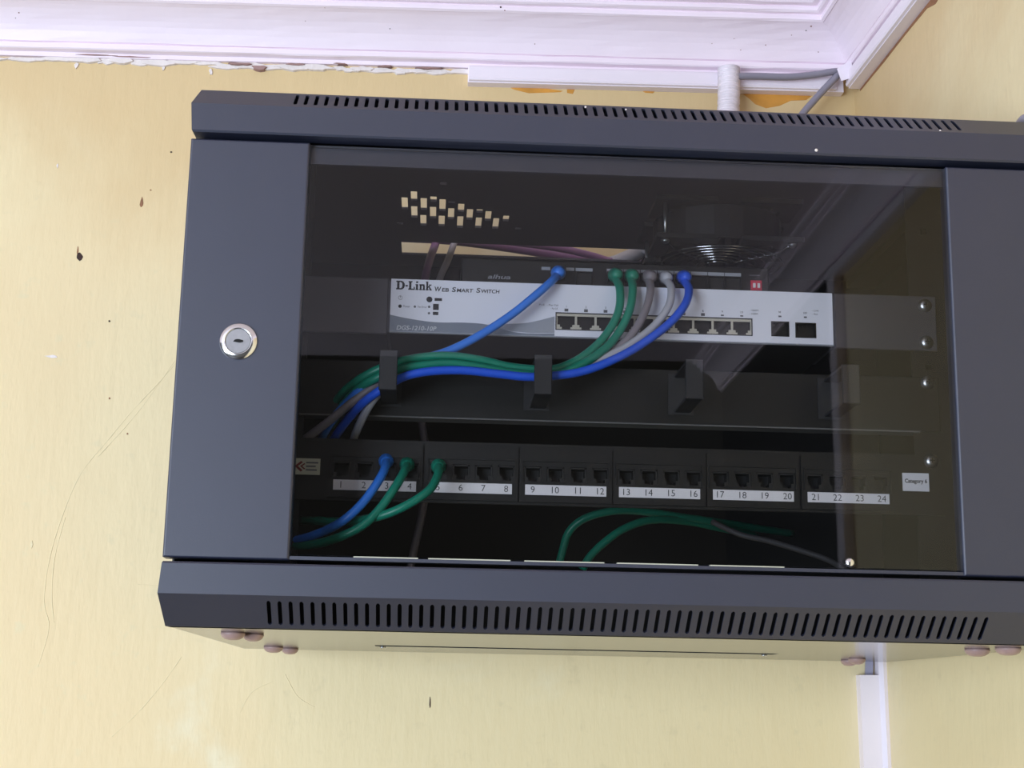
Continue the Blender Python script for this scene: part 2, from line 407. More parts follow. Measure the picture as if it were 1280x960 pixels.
# right wall: beside the cabinet it runs at the corner, nearer the room it steps back
plan = [(0, 0), (JOG*SPLAY, JOG), (JU, JOG), (JU, 1580), (JU + 60, 1580), (JU + 60, 0)]
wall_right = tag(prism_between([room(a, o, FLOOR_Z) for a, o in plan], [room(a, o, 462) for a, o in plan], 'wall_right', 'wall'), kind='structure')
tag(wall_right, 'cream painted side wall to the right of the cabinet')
plan = [(JU, 1580), (JU, 2450), (JU + 60, 2450), (JU + 60, 1580)]
dark_fill_1 = tag(prism_between([room(a, o, FLOOR_Z) for a, o in plan], [room(a, o, 462) for a, o in plan], 'dark_fill_1', 'door'), 'added dark brown panel beyond the white strip on the right', kind='structure')  # unseen dark panel, added so the cabinet glass reflects darkness here
plan = [(-3600, -60), (-3600, 2450), (JU + 60, 2450), (JU + 60, -60)]
floor = tag(prism_between([room(a, o, FLOOR_Z - 40) for a, o in plan], [room(a, o, FLOOR_Z) for a, o in plan], 'floor', 'floor'), kind='structure')
tag(floor, 'brown floor far below the cabinet')
ring = [(-60, 462), (-60, 500), (2450, 500), (2450, 462)]
ceiling = tag(prism_between([room(-3600, o, z) for o, z in ring], [room(JU + 60, o, z) for o, z in ring], 'ceiling', 'cornice'), kind='structure')
tag(ceiling, 'white painted ceiling above the moulded cornice')

# cornice profile: (out from the wall, height)
cove = [(12 + 30*(1-math.cos(t*math.pi/2))*0.55 + 30*t*0.45, 411 + 30*math.sin(t*math.pi/2)*0.55 + 30*t*0.45) for t in [k/8 for k in range(9)]]
PROF = [(0, 398.6), (4.5, 398.6), (4.5, 403.0), (11.5, 403.4), (12.8, 404.5), (12.8, 409.4), (9.0, 410.2), (9.0, 411.2), (11.8, 411.8)] + cove[1:] + \
       [(43, 440.5), (45.5, 442), (46, 445), (45, 447.5), (49, 448), (51, 449.5), (51.5, 452), (50.5, 454), (57, 454.5), (60, 457), (60, 462), (0, 462)]
rnd = random.Random(3)
def cornice_mesh(name, pts_of, ts, label):
    """Swept profile with slightly wavering hand-painted edges."""
    n = len(PROF); v = []; f = []
    for k, t in enumerate(ts):
        j = [rnd.uniform(-0.5, 0.5) for _ in range(4)]
        for i, (o, z) in enumerate(PROF):
            wob = 0 if k in (0, len(ts)-1) or i in (0, n-1, n-2) else (j[i % 4] * 0.8)
            v.append(pts_of(t, o, z + wob))
    for k in range(len(ts)-1):
        for i in range(n):
            i2 = (i+1) % n
            f.append((k*n+i, k*n+i2, (k+1)*n+i2, (k+1)*n+i))
    f += [tuple(range(n)), tuple(range((len(ts)-1)*n, len(ts)*n))]
    o = new_obj(name, v, f, 'cornice')
    return tag(o, label, kind='structure')
def back_pt(t, o, z):
    u1 = -o + o*SPLAY
    return room(-3600 + (u1 + 3600) * t, o, z)
trim_1 = cornice_mesh('trim_1', back_pt, [k/110 for k in range(111)], 'white moulded plaster cornice along the back wall')
def right_pt(t, o, z): return rroom(o, o + (JOG - o) * t, z)
trim_2 = cornice_mesh('trim_2', right_pt, [k/12 for k in range(13)], 'white moulded plaster cornice along the right wall')
def right_pt2(t, o, z): return room(JU - o, JOG + (2450 - JOG) * t, z)
trim_3 = cornice_mesh('trim_3', right_pt2, [k/40 for k in range(41)], 'white moulded cornice on the stepped-back right wall')
ring = [(JU, 1545), (JU - 14, 1545), (JU - 14, 1580), (JU, 1580)]
trim_4 = tag(prism_between([room(a, o, FLOOR_Z) for a, o in ring], [room(a, o, 398) for a, o in ring], 'trim_4', 'trunk'), 'white upright strip on the stepped-back right wall', kind='structure')

# dirt specks and old filler marks on the cornice face
for (u_, i_, r_, m_) in ((-366, 18, 1.6, 'chip'), (-362, 17, 1.0, 'crumb'), (-841, 12, 1.3, 'crumb'), (-845, 11, 0.8, 'chip'), (-476, 11, 0.9, 'chip'), (-560, 12, 0.8, 'crumb'),
                         (-540, 15, 0.8, 'crumb'), (-150, 10, 0.8, 'crumb'), (-120, 9, 0.9, 'crumb'), (-128, 11, 0.7, 'crumb'), (-95, 10, 1.0, 'crumb'), (-70, 12, 0.9, 'crumb'), (-330, 9, 0.9, 'crumb'), (-52, 14, 1.8, 'crumb'), (-56, 13, 1.0, 'chip'), (-40, 9, 0.9, 'crumb')):
    o_, z_ = PROF[i_ + 1]; r_ *= 0.62
    MB().lathe(room(u_, o_, z_), (0.1, -0.7, -0.7), [(r_, -0.6), (r_*0.9, 0.3), (r_*0.4, 0.6)], 7).build('dirt_speck', m_, trim_1)
# ragged plaster and paint drips along the underside of the cornice, left of the trunking
def blob_poly(cx, cz, rx, rz, n=11, rough=0.45, r=random):
    return [(cx + rx*(1 + r.uniform(-rough, rough))*math.cos(2*math.pi*k/n), cz + rz*(1 + r.uniform(-rough, rough))*math.sin(2*math.pi*k/n)) for k in range(n)]
def wall_patch(name, poly, material, t, parent, label=None):
    n = len(poly)
    cu = sum(p[0] for p in poly)/n; cz = sum(p[1] for p in poly)/n
    v = [room(u, 0.0, z) for u, z in poly] + [room(cu+(u-cu)*0.9, t, cz+(z-cz)*0.9) for u, z in poly]
    f = [tuple(range(n)), tuple(range(n, 2*n))] + [(i,(i+1)%n,n+(i+1)%n,n+i) for i in range(n)]
    return tag(new_obj(name, v, f, material, parent), label)
rp = random.Random(11)
u = -900.0
while u < -396:
    w = rp.uniform(12, 40)
    z = 397.5 - rp.uniform(0, 2.0) - (2.0 if u > -640 else 0)
    wall_patch('plaster_patch', blob_poly(u, z, w*0.6, rp.uniform(1.8, 4.0), 16, 0.3, rp), 'plaster', rp.uniform(1.5, 4.0), trim_1)
    u += w * 0.8
for px in ((-655, 388), (-788, 391), (-702, 392)):
    wall_patch('paint_drip', blob_poly(px[0], px[1], rp.uniform(1.2, 2.2), rp.uniform(2, 3.5), 9, 0.5, rp), 'plaster', 1.2, wall_back)
for (uu, zz, w, h) in ((-623, 396, 12, 2.2), (-606, 393, 7, 3.5), (-570, 397, 9, 1.5), (-480, 397.5, 8, 1.4), (-735, 400, 16, 1.0), (-525, 399, 7, 1.2), (-438, 397, 14, 1.3), (-770, 401, 20, 0.9)):
    wall_patch('dark_crack', blob_poly(uu, zz, w, h*0.7, 12, 0.5, rp), 'crumb', 5.2, trim_1)
# bare orange undercoat where the paint has come off
patches = [[(-117,381),(-100,381.5),(-60,380),(-44,380),(-50,375),(-66,374),(-78,368),(-92,365),(-103,369),(-109,375)],
           [(-360,383),(-330,382),(-300,378),(-303,376.5),(-335,374.5),(-350,378)],
           [(-296,380),(-288,380),(-290,375),(-296,376)], [(-222,382),(-205,381.5),(-208,378),(-216,378.5)]]
for p in patches:
    wall_patch('bare_patch', p, 'orange', 0.35, wall_back)
def right_patch(name, pts, material, t, parent):
    n = len(pts)
    v = [rroom(0, o, z) for o, z in pts] + [rroom(t, o, z) for o, z in pts]
    f = [tuple(range(n)), tuple(range(n, 2*n))] + [(i,(i+1)%n,n+(i+1)%n,n+i) for i in range(n)]
    return new_obj(name, v, f, material, parent)
right_patch('sealant_line', [(20,380),(90,380),(160,380),(235,380),(250,376),(225,371),(205,376.5),(150,377.5),(90,377),(20,378)], 'rust', 0.4, wall_right)
right_patch('sealant_line', [(1.5,-130),(3,-200),(7,-214),(8,-240),(4,-255),(5,-400),(7,-470),(14,-485),(9,-520),(7,-900),(1.5,-900)], 'orange', 0.4, wall_right)
# chips and stains on the wall left of the cabinet
for (uu, zz, rx, rz, mm) in ((-772.7, 192, 3.2, 3.8, 'chip'), (-774.5, 198, 0.9, 4.5, 'rust'), (-716.0, 248.6, 1.6, 5.5, 'rust'), (-800, 285, 0.9, 2.2, 'plaster'),
                         (-792, 92, 6.0, 1.4, 'plaster'), (-740, 128, 1.0, 1.0, 'chip'), (-708, 262, 0.8, 1.0, 'rust'), (-690, 302, 1.0, 1.0, 'chip'),
                         (-735, 52, 1.0, 1.2, 'rust'), (-716, 18, 0.9, 0.9, 'rust'), (-798, -88, 1.4, 4.0, 'crack'), (-425, -230, 0.6, 6.0, 'chip')):
    wall_patch('wall_chip', blob_poly(uu, zz, rx, rz, 9, 0.35, rp), mm, 0.5, wall_back)
for pts in ([(-668,95),(-690,68),(-712,40),(-735,10),(-757,-20),(-772,-58),(-780,-100),(-783,-140),(-778,-165),(-785,-200)],
            [(-676,90),(-700,50),(-718,24),(-742,-5)], [(-768,-62),(-776,-100),(-777,-135),(-772,-160)],
            [(-655,-190),(-670,-215),(-690,-240),(-712,-262)], [(-700,-124),(-665,-126)], [(-560,-205),(-548,-225),(-530,-235)], [(-600,-240),(-588,-222),(-570,-212)]):
    q3 = spline([(a + rp.uniform(-1.5, 1.5), b, 0) for a, b in pts], 5)
    MB().tube([room(p[0], 0.0, p[1]) for p in q3], 0.8, 5, radii=[0.15 + 0.35*rp.random() for _ in q3]).build('crack', 'crack', wall_back)

# ------------------------------------------------------------------ trunking, conduit and sheathed cables
# along the back wall under the cornice
t = thing('cable_trunking', 'white plastic cable trunking fixed along the back wall under the cornice', 'trunking', room(-397, 0, 380))
ring = [(0, 380), (11, 380), (11, 382.5), (11, 398), (0, 398)]
prism_between([room(-397, o, z) for o, z in ring], [room(-14, o, z) for o, z in ring], 'base', 'trunk', t)
lid = [(11, 381), (14, 381.5), (14.5, 383.5), (14.0, 385), (14.0, 395.5), (12.5, 397.5), (11, 397.5)]
prism_between([room(-396, o, z) for o, z in lid], [room(-22, o, z) for o, z in lid], 'lid', 'trunk', t)
# along the right wall
t = thing('cable_trunking', 'white plastic trunking running along the right wall towards the camera', 'trunking', rroom(0, 22, 380))
ring = [(0, 380), (12, 380), (12, 398), (0, 398)]
prism_between([rroom(d, 20 , z) for d, z in ring], [rroom(d, JOG, z) for d, z in ring], 'base', 'trunk', t)
prism_between([room(JU - d, JOG, z) for d, z in ring], [room(JU - d, 1575, z) for d, z in ring], 'base', 'trunk', t)
lid = [(12, 381), (15.0, 381.5), (15.8, 384), (15.0, 385.5), (15.0, 395), (12, 397)]
prism_between([rroom(d, 22, z) for d, z in lid], [rroom(d, JOG, z) for d, z in lid], 'lid', 'trunk', t)
prism_between([room(JU - d, JOG, z) for d, z in lid], [room(JU - d, 1575, z) for d, z in lid], 'lid', 'trunk', t)
# folded white cover in the corner
v = [(265, 424, 396), (279.5, 424, 406), (283, 424, 390), (280, 424, 387), (269, 424, 383)]
v2 = [(p[0]+0.6, p[1]+1.2, p[2]+0.4) for p in v]
o = prism_between(v, v2, 'corner_cover', 'trunk')
tag(o, 'small white plastic cover folded over the trunking corner', 'trunking cover')
# upright trunking in the corner under the cabinet
t = thing('cable_trunking', 'white upright trunking in the wall corner below the cabinet', 'trunking', room(-14, 0, -900))
ring = [(-24.5, 0.0), (-6.5, 0.0), (-6.5, 13.0), (-24.5, 13.0)]
prism_between([room(a, b, -203) for a, b in ring], [room(a, b, -900) for a, b in ring], 'lid', 'trunk', t)
ring = [(-6.5, 0.0), (0.2, 0.0), (0.5, 16.0), (-3.0, 17.0), (-6.5, 13.0)]
prism_between([room(a, b, -150) for a, b in ring], [room(a, b, -900) for a, b in ring], 'base', 'trunk', t)
o = prism_between([room(a, b, -207) for a, b in [(-17,1.5),(-10,1.5),(-10,4.5),(-17,4.5)]], [room(a, b, -150) for a, b in [(-12,1.5),(-5,1.5),(-5,4.5),(-12,4.5)]], 'flat_cable', 'greybox')
tag(o, 'flat grey cable entering the upright trunking in the corner', 'cable')
# corrugated conduit
pts = spline([(153, 432, 150), (154, 432, 240), (155, 432, 330), (156, 432, 360), (157, 434, 384), (157, 434, 396)], 30)
cond = MB().tube(pts, 11, 16, radii=[10.4 + 1.2*math.sin(i*1.9) for i in range(len(pts))]).build('corrugated_conduit', 'conduit', None, True)
tag(cond, 'white corrugated conduit rising behind the cabinet to the cornice', 'conduit')
cab = MB().tube(spline([(155,434,370),(157,433,381),(165,431,386),(185,431,387.5),(215,431,388),(240,431,391),(262,432,396),(275,436,399)], 6), 3.6, 10).build('sheathed_cable', 'greycable', None, True)
tag(cab, 'grey sheathed cable curving from the conduit along the trunking', 'cable')
cab = MB().tube(spline([(280,434,399),(268,431,392),(255,430,378),(243,430,364),(228,430,345),(215,431,320),(205,432,260),(200,433,180)], 6), 3.6, 10).build('sheathed_cable', 'greycable', None, True)
tag(cab, 'grey sheathed cable dropping from the corner behind the cabinet', 'cable')
cab = MB().tube(spline([(300,96,168),(297,74,179),(294,54,185.5),(292,34,183),(300,14,174)], 6), 4.0, 10).build('sheathed_cable', 'greycable', None, True)
tag(cab, 'grey cable loop peeking over the right end of the cabinet top', 'cable')

# ================================================================== THE CABINET
Z0, Z1 = -149.55, 130.97                 # door bottom and top
BF, HF, CYD, CZD = -4.1, 20.1, 22.9, 19.2  # bezel front plane, front height, chamfer depth and height
ZT = Z1 + 3.3; ZTOP = ZT + HF + CZD      # 173.6
ZB = Z0 - 2.8; ZBOT = ZB - HF - CZD      # -191.6
HW, DEPTH = 294.0, 418.0
cabinet = thing('network_cabinet', 'dark slate wall-mounted network cabinet with a smoked glass door', 'cabinet', (0, 210, ZBOT))

def bezel(name, up):
    zb, sg = (ZT, 1) if up else (ZB, -1)
    mb = MB()
    NS = 68; x0, x1 = -229.0, 229.0 if up else 231.0
    rects = []
    for k in range(NS):
        xc = x0 + (x1 - x0) * k / (NS - 1)
        rects.append((xc - 1.3, xc + 1.3, 0.20, 0.86))
        # rounded ends: narrower end cells
        rects.append((xc - 0.75, xc + 0.75, 0.17, 0.89))
    ch = math.hypot(CYD, CZD); ny, nz = CZD/ch, -CYD/ch     # inward normal
    def hw(v): return 297.6 - 2.2 * v
    def mp(u, v, w):
        x = u if abs(u) < 290 else math.copysign(hw(v), u)
        return (x, BF + CYD*v + ny*w, zb + sg*(HF + CZD*v + nz*w))
    hs = holes_sheet(-297.6, 297.6, 0.0, 1.0, rects, mp, 1.4)
    mb.add(hs.v, hs.f)
    # front face, lip under it, back return and end caps as one closed fold
    T = 1.4
    prof = [(BF + 14, zb + sg*T), (BF + 14, zb), (BF + 1.0, zb), (BF, zb + sg*1.2), (BF, zb + sg*HF), (BF + T, zb + sg*(HF - 0.4)), (BF + T, zb + sg*T)]
    wx = [295, 295, 295.6, 296.2, 297.6, 297.6, 296]
    n = len(prof)
    v = [(-wx[i], p[0], p[1]) for i, p in enumerate(prof)] + [(wx[i], p[0], p[1]) for i, p in enumerate(prof)]
    mb.add(v, [(i, (i+1) % n, n + (i+1) % n, n + i) for i in range(n)])
    ytop = 34.0
    mb.add([(x, y, z) for x in (-295.4, 295.4) for y in (BF + CYD, ytop) for z in (zb + sg*(HF + CZD), zb + sg*(HF + CZD - T))],
           [(0,1,3,2),(4,5,7,6),(0,1,5,4),(2,3,7,6),(0,2,6,4),(1,3,7,5)])
    for s in (-1, 1):
        cap = [(BF + 1.4, zb + sg*0.4, 295.5), (BF + 0.6, zb + sg*1.4, 296.0), (BF + 0.6, zb + sg*(HF - 0.3), 297.4), (BF + CYD, zb + sg*(HF + CZD - 0.6), 295.2), (ytop, zb + sg*(HF+CZD-0.6), 295.2), (ytop, zb + sg*0.4, 295.2)]
        mb.add([(s*c, y, z) for y, z, c in cap] + [(s*(c-1.5), y, z) for y, z, c in cap],
               [tuple(range(6)), tuple(range(6, 12))] + [(i,(i+1)%6,6+(i+1)%6,6+i) for i in range(6)])
    return mb.build(name, 'paint', cabinet)
tb = bezel('top_bezel', True)
tb['label'] = 'slate top bezel with a row of vent slots'
for sx_, sz_, r_ in ((126.5, 137.5, 1.1), (-30, 170.5, 0.8), (214, 156.0, 0.7), (-2, 169.0, 0.7)):
    yy = BF if sz_ < 154 else BF + CYD * (sz_ - 154.4) / CZD
    MB().lathe((sx_, yy, sz_), (0, -1, 0), [(r_, -0.3), (r_, 0.2), (r_*0.5, 0.5)], 9).build('paint_speck', 'plaster', tb)
bezel('bottom_bezel', False)['label'] = 'slate bottom bezel with a row of vent slots'

# sheet-metal box
slot = [(-164, 60, 339, 379)]
vent = [(x - 2.6, x + 2.6, a, b) for x, a, b in VENTS]
top_rects = slot + vent
o = holes_sheet(-HW, HW, 20.0, DEPTH, top_rects, lambda u, v, w: (u, v, ZTOP - 2.0 + w), 2.0).build('top_panel', 'lid', cabinet)
o['label'] = 'black top panel pierced with vent slots and a cable entry'
o = holes_sheet(-HW, HW, 20.0, DEPTH, [(-171.5, 158, 268, 292)], lambda u, v, w: (u, v, ZBOT + w), 1.5).build('bottom_panel', 'panel', cabinet)
o['label'] = 'glossy black bottom panel with a long cable slot'
MB().box(-HW + 1, HW - 1, DEPTH - 1.5, DEPTH, ZBOT + 1.6, ZTOP - 1.8).build('back_panel', 'inner', cabinet)
srects = []
for yc in (196, 204, 212, 222, 262, 268, 276, 300, 306, 312):
    srects.append((yc - 1.3, yc + 1.3, 150.5, 164))
for s in (-1, 1):
    holes_sheet(20.0, DEPTH - 2, ZBOT + 2, ZTOP - 2.5, srects, lambda u, v, w: (s*(HW - w), u, v), 1.2).build('side_panel', 'inner', cabinet)
    MB().box(min(s*266, s*(HW-1.5)), max(s*266, s*(HW-1.5)), 22, DEPTH-2, ZTOP - 10, ZTOP - 2.2).build('top_flange', 'inner', cabinet)
for x in (-180, 180):
    MB().box(x - 30, x + 30, DEPTH, WALL_Y - 4, -150, 120).build('mounting_bracket', 'inner', cabinet)
# 19 inch rails with square holes
for s in (-1, 1):
    rr = []
    for z in (13.0, -31.5, -95.5, 118.0, -150.0):
        rr.append((s*235.0 - 2.2, s*235.0 + 2.2, z - 2.2, z + 2.2))
    xa, xb = sorted((s*222, s*252))
    holes_sheet(xa, xb, -185, 168, rr, lambda u, v, w: (u, 102.5 + w, v), 1.8).build('rack_rail', 'rackblack', cabinet)
    xa, xb = sorted((s*250.4, s*252))
    MB().box(xa, xb, 104, 150, -185, 168).build('rail_return', 'rackblack', cabinet)
# rubber feet under the box, in pairs
for (x, y, r) in ((-262, 92, 8.5), (-250, 108, 7.5), (-261, 352, 8.5), (-250, 386, 7.5), (249, 386, 7.5), (243, 340, 7.5), (262, 104, 9.0), (272, 72, 9.0)):
    MB().lathe((x, y, ZBOT), (0, 0, -1), [(r*0.93, -0.2), (r, 0.8), (r*0.98, 1.4), (r*0.86, 3.2), (r*0.6, 4.6), (r*0.3, 5.2)], 18).build('foot', 'plug', cabinet, True)
for (x, y) in ((-166, 306), (154, 306)):
    MB().lathe((x, y, ZBOT), (0, 0, -1), [(2.6, 0), (2.4, 0.8), (1.2, 1.4)], 12).build('rivet', 'zinc', cabinet, True)

# fan hanging under the top panel
FX, FY, FZ = 105.6, 244.5, 133.5
fan = MB()
us = [FX-60, FX-46, FX-38, FX-26, FX-10, FX+10, FX+26, FX+38, FX+46, FX+60]; vs = [FY + (x-FX) for x in us]
inside = lambda u, v: math.hypot(u-FX, v-FY) > 53 or (abs(u-FX) > 38 and abs(v-FY) > 38)
for zz in (FZ, ZTOP - 8):
    fan.sheet(us, vs, inside, lambda u, v, w: (u, v, zz + w), 4.0)
seg = 28
for k in range(seg):
    a, b = 2*math.pi*k/seg, 2*math.pi*(k+1)/seg
    fan.add([(FX + r*math.cos(t2), FY + r*math.sin(t2), z) for z in (FZ + 4, ZTOP - 8) for t2 in (a, b) for r in (52.0, 54.0)],
            [(0,1,3,2),(4,5,7,6),(0,1,5,4),(2,3,7,6),(0,2,6,4),(1,3,7,5)])
fan = fan.build('fan', 'plastic', cabinet)
fan['label'] = 'black cooling fan under the top panel'
hub = MB().lathe((FX, FY, FZ + 3), (0, 0, 1), [(18, 0), (20, 2), (20, 24)], 20)
for k in range(7):
    a = 2*math.pi*k/7; c1, s1 = math.cos(a), math.sin(a)
    pl = [(18, -2, 6), (49, -12, 5), (49, 14, 20), (18, 8, 20)]
    pts = [(FX + r*c1 - t2*s1, FY + r*s1 + t2*c1, FZ + z) for r, t2, z in pl]
    hub.add(pts + [(p[0], p[1], p[2] + 1.2) for p in pts], [(0,1,2,3),(4,5,6,7),(0,1,5,4),(1,2,6,5),(2,3,7,6),(3,0,4,7)])
hub.build('fan_blades', 'plastic', fan)
for r in (10, 17.5, 25, 32.5, 40, 47.5, 54):
    MB().tube([(FX + r*math.cos(2*math.pi*k/40), FY + r*math.sin(2*math.pi*k/40), FZ - 3.5) for k in range(40)], 0.8, 6, True).build('grille_ring', 'wire', fan, True)
for sx in (-1, 1):
    for sy in (-1, 1):
        cx, cy = FX + sx*52, FY + sy*52
        MB().tube([(FX + sx*r*0.7071, FY + sy*r*0.7071, FZ - z) for r, z in ((9, 5.0), (30, 5.0), (54, 5.0), (62, 4.2), (68, 1.2), (73, 0.8))], 0.8, 6).build('grille_arm', 'wire', fan, True)
        MB().lathe((cx, cy, FZ), (0, 0, -1), [(3.6, 0), (3.4, 1.2), (2.2, 2.4), (0.8, 2.8)], 12).build('fan_screw', 'zinc', fan, True)
        if sx < 0: MB().lathe((cx, cy, FZ + 4), (0, 0, 1), [(1.6, 0), (1.6, 28)], 8).build('fan_screw', 'zinc', fan, True)

# ---- door
XI = 217.5
door = MB().sheet([-XI - 20, -XI - 2, XI + 2, XI + 20], [Z0 + 0.5, Z0 + 3.2, 118.5, Z1 - 1], lambda u, v: not (abs(u) < XI and Z0 + 3.2 < v < 118.5), lambda u, v, w: (u, 7.5 + w, v), 2.5).build('door', 'paint', cabinet)
for s in (-1, 1):
    a, b = sorted((s*XI, s*297))
    st = MB().box(a, b, 0, 14, Z0, Z1, 1.0).build('stile', 'paint', door)
    bevel(st, 0.5)
MB().box(-XI - 8, XI + 8, 2.2, 6.2, Z0 + 3.6, Z1 - 1.2).build('glass_pane', 'glass', door)['label'] = 'smoked glass pane'
MB().box(-XI, XI, 1.4, 7.4, Z0 + 0.4, Z0 + 2.6).build('bottom_rail', 'paint', door)
for a, b2 in ((-177,-136), (-129.5,-77), (-68,-16.7), (-8.5,44), (51.7,100)):
    MB().box(a, b2, 1.6, 7.0, Z0 + 2.7, Z0 + 3.4).build('glass_edge_glint', 'paperold_glint', door)  # pale dashes paint the light caught along the glass edge
MB().lathe((143, 2.2, -142.6), (0, -1, 0), [(3.4, 0), (3.2, 0.8), (2.0, 1.8), (0.6, 2.1)], 12).build('door_stud', 'chrome', door, True)
LX, LZ = -257.3, -8.5
MB().lathe((LX, 0, LZ), (0, -1, 0), [(12.4, -0.5), (12.4, 0.5), (11.9, 1.2), (8.9, 2.5), (8.5, 2.5), (8.4, 1.4)], 36).build('lock_rim', 'chrome', door, True)
MB().lathe((LX, 0, LZ), (0, -1, 0), [(8.3, 0), (8.3, 1.7), (7.9, 2.0)], 32).build('lock_barrel', 'zinc', door)
MB().prism([(LX-3.2, LZ-0.6), (LX-1.2, LZ-0.9), (LX+1.2, LZ-1.2), (LX+3.4, LZ-0.5), (LX+3.2, LZ+0.4), (LX+1.0, LZ+1.0), (LX-0.5, LZ+1.1), (LX-2.0, LZ+0.7)], -2.6, -2.2).build('keyhole', 'void', door)

# ================================================================== RACK CONTENTS
def bolt(parent, x, y, z, r=5.2):
    b = MB().lathe((x, y, z), (0, -1, 0), [(r, -0.4), (r, 0.6), (r*0.92, 1.6), (r*0.7, 2.7), (r*0.4, 3.3), (r*0.12, 3.4)], 18).build('bolt', 'zinc', parent, True)
    cr = MB().box(x-2.0, x+2.0, y-3.75, y-3.0, z-0.45, z+0.45).box(x-0.45, x+0.45, y-3.75, y-3.0, z-2.0, z+2.0).build('bolt_slot', 'void', b)
    return b

# ---- pale grey web smart switch in rack brackets
YF = 100.0
sw = thing('network_switch', 'pale grey rack switch lettered WEB SMART SWITCH, above the cable manager', 'switch', (0, 190, 26))
MB().box(-163, 163, YF + 1.5, YF + 185, 26, 66).build('body', 'rackblack', sw)
# fascia with port opening
PX0, PX1, PZ0, PZ1 = -42.4, 103.0, 31.4, 44.7
sfp = [(116.8, 130.3, 31.7, 43.2), (134.8, 150.4, 31.2, 42.8)]
fa = holes_sheet(-163, 163, 26, 66, [(PX0, PX1, PZ0, PZ1)] + [tuple(r) for r in sfp], lambda u, v, w: (u, YF - 2.0 + w, v), 3.2).build('fascia', 'face', sw)
rim = MB()
T = 0.7
rim.box(PX0, PX1, YF - 2.2, YF - 1.2, PZ1 - T, PZ1).box(PX0, PX1, YF - 2.2, YF - 1.2, PZ0, PZ0 + T).box(PX0, PX0 + T, YF - 2.2, YF - 1.2, PZ0 + T, PZ1 - T).box(PX1 - T, PX1, YF - 2.2, YF - 1.2, PZ0 + T, PZ1 - T)
rim.build('port_rim', 'ink', sw)
NP = 10; ins = 2.0
pw = (PX1 - PX0 - 2*T) / NP
rects = []
pcs = []
for k in range(NP):
    xc = PX0 + T + pw*(k + 0.5); pcs.append(xc)
    rects += [(xc - pw/2 + 0.8, xc + pw/2 - 0.8, PZ0 + 4.2, PZ1 - 2.6), (xc - 4.6, xc + 4.6, PZ0 + 2.4, PZ0 + 4.21), (xc - 3.2, xc + 3.2, PZ0 + 0.9, PZ0 + 2.41)]
holes_sheet(PX0 + T, PX1 - T, PZ0 + T, PZ1 - T, rects, lambda u, v, w: (u, YF - 1.6 + w, v), 1.0).build('port_block', 'portmetal', sw)
first = None
def recess(name, xc, w, z0, z1, y0, dep, material, parent):
    m = MB()
    m.box(xc - w/2, xc + w/2, y0 + dep, y0 + dep + 0.6, z0, z1)
    m.box(xc - w/2, xc - w/2 + 0.3, y0, y0 + dep, z0, z1).box(xc + w/2 - 0.3, xc + w/2, y0, y0 + dep, z0, z1)
    m.box(xc - w/2, xc + w/2, y0, y0 + dep, z0, z0 + 0.3).box(xc - w/2, xc + w/2, y0, y0 + dep, z1 - 0.3, z1)
    return m.build(name, material, parent)
def copy_to(o, dx, dz=0.0):
    c = o.copy(); COL.objects.link(c); c.parent = o.parent; c.matrix_parent_inverse = o.matrix_parent_inverse.copy()
    c.location = (o.location[0] + dx*S, o.location[1], o.location[2] + dz*S)
    return c
p0 = recess('port', pcs[0], pw - 0.3, PZ0 + 0.7, PZ1 - 1.8, YF - 0.5, 10, 'void', sw)
for k in range(1, NP): copy_to(p0, pcs[k] - pcs[0])
for r in sfp:
    xc = (r[0]+r[1])/2
    s0 = recess('fibre_port', xc, r[1]-r[0], r[2], r[3], YF - 1.9, 11, 'plastic', sw)
    fr = MB()
    fr.box(r[0], r[1], YF-2.2, YF-1.0, r[3]-0.8, r[3]).box(r[0], r[1], YF-2.2, YF-1.0, r[2], r[2]+0.8).box(r[0], r[0]+0.8, YF-2.2, YF-1.0, r[2]+0.8, r[3]-0.8).box(r[1]-0.8, r[1], YF-2.2, YF-1.0, r[2]+0.8, r[3]-0.8)
    for q4 in range(3):
        fr.box(r[0]+2.2+q4*3.4, r[0]+3.2+q4*3.4, YF-1.4, YF-0.6, r[3]-3.2, r[3]-1.6)
    fr.build('fibre_port_frame', 'rackblack', s0)
# printed swoosh, lettering and marks on the fascia (raised a tenth of a millimetre)
yp = YF - 2.0
def curve_poly(top, z_low):
    sp = spline([(x, 0, z) for x, z in top], 8)
    return [(p[0], p[2]) for p in sp] + [(top[-1][0], z_low), (top[0][0], z_low)]
MB().prism(curve_poly([(-163,38.8),(-150,36.4),(-130,34.2),(-108,34.6),(-92,33.6),(-74,29.0),(-60,28.0),(-43,28.6)], 26.0), yp-0.10, yp).build('fascia_print', 'swoosh', fa)
MB().prism([(p[0], p[1]) for p in curve_poly([(-94,33.4),(-80,34.5),(-62,36.2),(-43,41.5)], 28.9)][:-2] + [(-43,28.9),(-60,28.3),(-74,29.2)], yp-0.10, yp).build('fascia_print', 'swoosh2', fa)
MB().prism([(-163,26.0),(163,26.0),(163,26.7),(-163,26.7)], yp-0.16, yp-0.02).build('fascia_print', 'swoosh2', fa)
